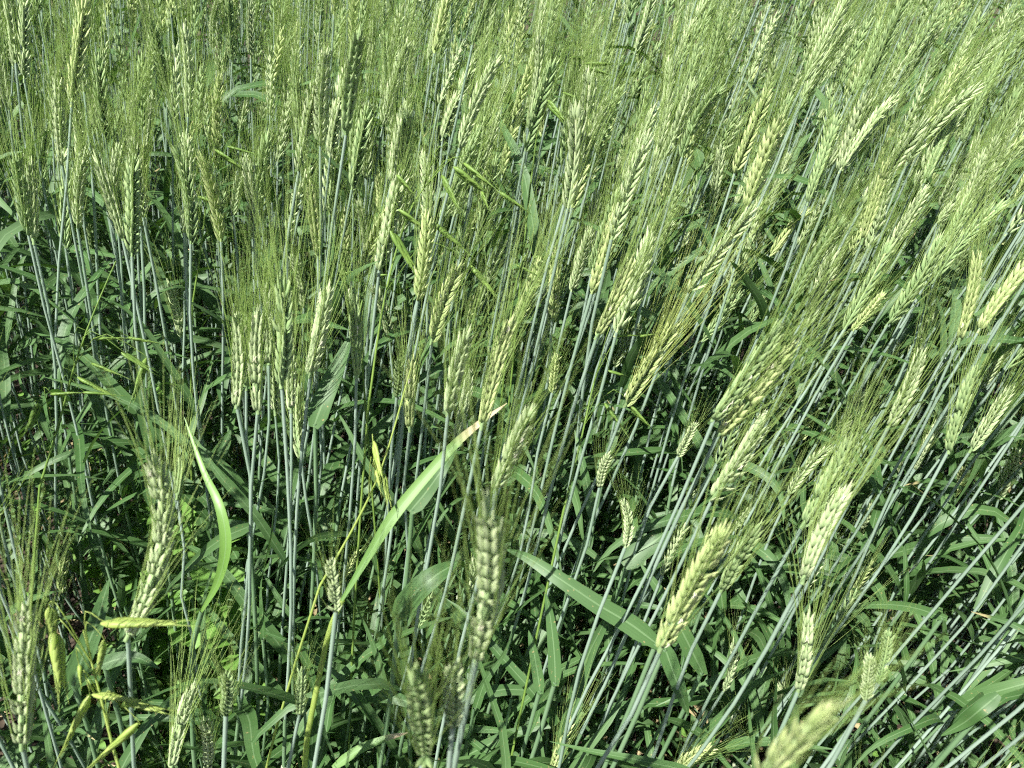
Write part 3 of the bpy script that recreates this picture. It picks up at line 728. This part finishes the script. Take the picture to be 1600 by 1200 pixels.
def brome(label, stem, spikes, d, mat, group='brome grasses hanging over the wheat'):
    """stem: pixels from low to high with depths; spikes: (start x, y, tip x, y) pixels"""
    S3 = [at(px, py, dd) for px, py, dd in stem]
    low = S3[0]; dn = (S3[0] - S3[1]) / max(.03, S3[1][2] - S3[0][2]); kk = min(.35, .22 / (math.hypot(dn[0], dn[1]) * low[2] + 1e-6)); G = np.array([low[0] + dn[0] * low[2] * kk, low[1] + dn[1] * low[2] * kk, 0.0])
    root = thing('brome_grass', G, label, 'brome grass', group)
    line = stalk(G, S3)
    mb = MB(); tube(mb, line - G, np.linspace(.0014, .0005, 20), 5); mb.build('stem', [M_BROMEY if mat is M_BROMEY else M_BROME], root)
    for sx, sy, tx, ty in spikes:
        dd = d + rb_.uniform(-.015, .015)
        a = at(sx, sy, dd); b = at(tx, ty, dd + rb_.uniform(-.008, .008)); L = np.linalg.norm(b - a)
        X, Y, Z = frame(b - a, CF * .6 + CR * rb_.uniform(-.5, .5)); k = max(.75, min(1.25, L / .032))
        so = link('spikelet', rb_.choice(BROME[mat.name]), root); setmat(so, mat4(X, Y, Z, a - G) @ scl(k, k, L / .032))
        i = max(8, min(19, int(np.argmin(np.linalg.norm(line - a, axis=1))) - 2))
        br = MB(); mid = (line[i] + a) / 2 + np.array([0, 0, .02 + .25 * np.linalg.norm(line[i] - a) * .5])
        tube(br, smooth_line([line[i], mid, a + np.array([0, 0, .002]), a + nrm(b - a) * .003], 9) - G, np.linspace(.00035, .00022, 9), 3); br.build('branch', [mat], root)
    return root
brome('drooping brome grass with dark pointed spikelets hanging over the bright yellow ear', [(575,640,.66),(600,470,.64),(640,330,.63),(690,262,.62)],
      [(725,256,784,304),(780,300,832,336),(708,262,765,306),(690,275,722,336),(620,274,650,308),(622,328,680,371),(676,347,735,398),(611,360,656,434),(737,415,779,468),(752,300,765,330)], .61, M_BROME)
brome('brome grass with small dark spikelets beside the straight yellow ear', [(815,420,.80),(830,280,.79),(850,150,.78),(880,95,.77)],
      [(890,91,925,90),(915,100,966,100),(915,104,962,120),(880,145,924,164),(855,158,887,196),(872,275,898,312)], .76, M_BROME)
brome('brome grass with yellow-green spikelets at the foot of the ear with golden awns', [(880,800,.66),(905,700,.66),(925,610,.66),(940,560,.66)],
      [(958,525,1002,524),(1000,526,1024,522),(950,579,985,590),(945,630,982,682),(984,634,1020,672)], .65, M_BROME)
brome('brome grass with long thin level spikelets over the tall bare stems', [(62,760,.66),(95,650,.66),(120,560,.65),(150,480,.65),(181,408,.65)],
      [(148,530,204,528),(200,528,258,538),(190,550,242,582),(143,568,202,592),(80,616,140,613),(130,613,192,618),(122,590,190,626),(230,560,204,636),(62,630,40,682)], .64, M_BROME)
brome('bright yellow-green brome grass with fat spikelets beside the big ear at the lower corner', [(215,1290,.47),(180,1180,.46),(155,1080,.45),(130,985,.44)],
      [(86,985,99,1098),(142,1085,92,1185),(218,1130,130,1208),(146,1084,230,1098),(195,1096,268,1114),(160,973,302,974),(78,948,86,1000),(163,1000,150,1068),(124,1038,127,1075)], .43, M_BROMEY)
brome('brome grass with bright hanging spikelets on a slanting green stalk', [(500,915,.62),(560,810,.60),(600,720,.58),(642,575,.57)],
      [(583,690,598,756),(598,735,609,797),(588,735,597,775)], .575, M_BROMEY)
brome('brome grass with scattered yellowish spikelets between the upright clump and the herringbone ear', [(565,560,.76),(560,500,.75),(575,440,.75),(585,405,.75)],
      [(530,430,572,421),(592,430,621,431)], .74, M_BROME)
brome('brome grass with pale spikelets beside the dark-gapped ears', [(300,480,.82),(315,380,.80),(325,290,.79),(335,240,.78)],
      [(356,229,410,244),(336,235,396,276),(310,308,352,322)], .76, M_BROME)
brome('brome grass with two level spikelets behind the long yellow ear', [(790,560,.72),(800,480,.71),(812,420,.70),(822,398,.70)],
      [(832,402,886,404),(806,414,846,434)], .68, M_BROME)

# ------------------------------------------------------------------ broad-leaved weeds near the ground
def weed_leaf(r, L=.034, W=.021):
    mb = MB(); n = 7; s = np.linspace(0, 1, n); th = .9 + .9 * s
    d = np.stack([np.sin(th), np.zeros(n), np.cos(th)], 1); P = np.cumsum(d * L / n, 0) - d[0] * L / n
    N = np.stack([-np.cos(th), np.zeros(n), np.sin(th)], 1); S = np.cross(d, N)
    w = W * .5 * np.sin(math.pi * np.clip(s * .93 + .06, 0, 1)) ** .75 * (1 - .25 * s)
    strip(mb, P, S, N, w, .25); return mb
WL = [weed_leaf(rb_, rb_.uniform(.034, .048), rb_.uniform(.020, .030)).mesh('leaf', [M_WEED]) for _ in range(5)]
weeds = []
def weed(px, py, z, label, n=9, size=1.0):
    d = ray(px, py); p = CP + d * ((CAM_Z - z) / -d[2]); G = np.array([p[0], p[1], 0.0])
    root = thing('broadleaf_weed', G, label, 'weed', 'broad-leaved weeds at the foot of the wheat'); weeds.append((root, px, py))
    line = smooth_line([(0, 0, 0), (rb_.uniform(-.02, .02), rb_.uniform(-.02, .02), z * .5), (p[0] - G[0], p[1] - G[1], z)], 8)
    mb = MB(); tube(mb, line, np.linspace(.0018, .0010, 8), 5); mb.build('stem', [M_WEED], root)
    for i in range(n):
        t = 1 - .8 * (i / n) ** 1.3; q, T = on_line(line, t * .999)
        o = link('leaf', WL[rb_.randrange(5)], root); k = size * rb_.uniform(.75, 1.2)
        o.location = Vector(q); o.rotation_euler = (rb_.uniform(-.2, .2), rb_.uniform(-.2, .3), i * 2.4 + rb_.uniform(-.4, .4)); o.scale = (k, k, k)
for a in [(243,612,.50,'bright green weed with large oval leaves under the long awns',8,1.5),
          (285,800,.42,'leafy weed with broad sunlit leaves behind the hanging yellow-green blade',10,1.2),
          (335,905,.42,'bright broad-leaved weed below the bright slanting blade',10,1.35),
          (290,935,.36,'sunlit weed with pointed leaves beside the long bowed ear',10,1.2),
          (250,830,.36,'weed with pointed leaves close to the long bowed ear',9,1.2),
          (235,1010,.10,'low weed in the litter under the pale level brome spikelet',9,1.0),
          (262,700,.34,'bright weed with oval leaves just above the leafy weed by the hanging blade',10,1.4),
          (355,985,.34,'sunlit weed under the bright broad-leaved weed',9,1.3),
          (210,905,.16,'low weed with sunlit leaves close under the long bowed ear',9,1.2),
          (225,760,.36,'tall bright weed with sunlit oval leaves against the long bowed ear',11,1.3),
          (318,850,.36,'tall bright weed beside the lower end of the hanging yellow-green blade',11,1.4),
          (375,930,.30,'bright weed to the side of the bright broad-leaved weed',10,1.4),
          (120,860,.26,'sunlit weed beside the bright short ear above the brome',10,1.2),
          (60,700,.22,'dark weed between the tall bare stems at the margin',9,1.1),
          (150,720,.20,'weed with oval leaves at the foot of the tall bare stems',9,1.1)]:
    weed(*a)
rq = random.Random(19)
for k in range(46):
    weed(rq.uniform(20, 1580), rq.uniform(560, 1190), rq.uniform(.05, .20), None, 8, rq.uniform(.6, 1.0))
by_landmark([((px, py), 'small shaded weed', (lambda l, o=o: o.__setitem__('label', l))) for o, px, py in weeds if 'label' not in o])

# ------------------------------------------------------------------ ground cover and litter
mb = MB(); wl = [weed_leaf(rq) for _ in range(3)]
blades = [leaf_mb(rq, rq.uniform(.08, .18), rq.uniform(.004, .010), rq.uniform(.1, .6), rq.uniform(.9, 2.4), 1.4, rq.uniform(-1.5, 1.5), rq.uniform(-.6, .6), 5) for _ in range(14)]
for k in range(6000):
    y = rq.uniform(-.05, 2.2); x = rq.uniform(-.6 - .7 * max(y, 0), .75 + .7 * max(y, 0))
    if rq.random() < .55:
        s = rq.uniform(.6, 1.3); mb.merge(blades[rq.randrange(14)], trans((x, y, 0)) @ rot((0, 0, 1), rq.uniform(0, 6.28)) @ scl(s, s, s), 2 if rq.random() < .22 else 0)
    else:
        s = rq.uniform(.4, .9); mb.merge(wl[rq.randrange(3)], trans((x, y, rq.uniform(.01, .09))) @ rot((0, 0, 1), rq.uniform(0, 6.28)) @ rot((0, 1, 0), rq.uniform(-.4, .4)) @ scl(s, s, s), 1)
for k in range(900):                                   # ranker grass where the stand is thin
    y = rq.uniform(.12, .95); x = rq.uniform(-.15 - .6 * y, .05); s = rq.uniform(1.3, 2.4)
    mb.merge(blades[rq.randrange(14)], trans((x, y, 0)) @ rot((0, 0, 1), rq.uniform(0, 6.28)) @ scl(s * .8, s * .8, s), 3 if rq.random() < .4 else 0)
tag(mb.build('undergrowth', [M_LEAF, M_WEED, M_DRY, M_LEAFB]), 'low green grass and seedlings covering the ground below the wheat', 'undergrowth', kind='stuff')
mb = MB()
for k in range(2600):
    y = rq.uniform(-.05, 1.7); x = rq.uniform(-.6 - .6 * max(y, 0), .75 + .6 * max(y, 0)); a = rq.uniform(0, 6.28); l = rq.uniform(.012, .07)
    p = np.array([x, y, rq.uniform(.004, .014)]); d = np.array([math.cos(a), math.sin(a), rq.uniform(-.08, .2)]) * l
    tube(mb, [p, p + d * .5 + np.array([0, 0, rq.uniform(0, .006)]), p + d], [.0009, .0011, .0006], 4)
tag(mb.build('straw_litter', [M_STRAW]), 'dry straw and dead leaf scraps littering the soil', 'straw', kind='stuff')
print('plants', len(recs), 'extra', len(extra), 'mass', len(mass), 'shoots', len(vis), 'objects', len(bpy.data.objects), 'tris', sum(len(m.polygons) for m in bpy.data.meshes), 'mass', len(bpy.data.meshes['wheat_stand'].polygons))
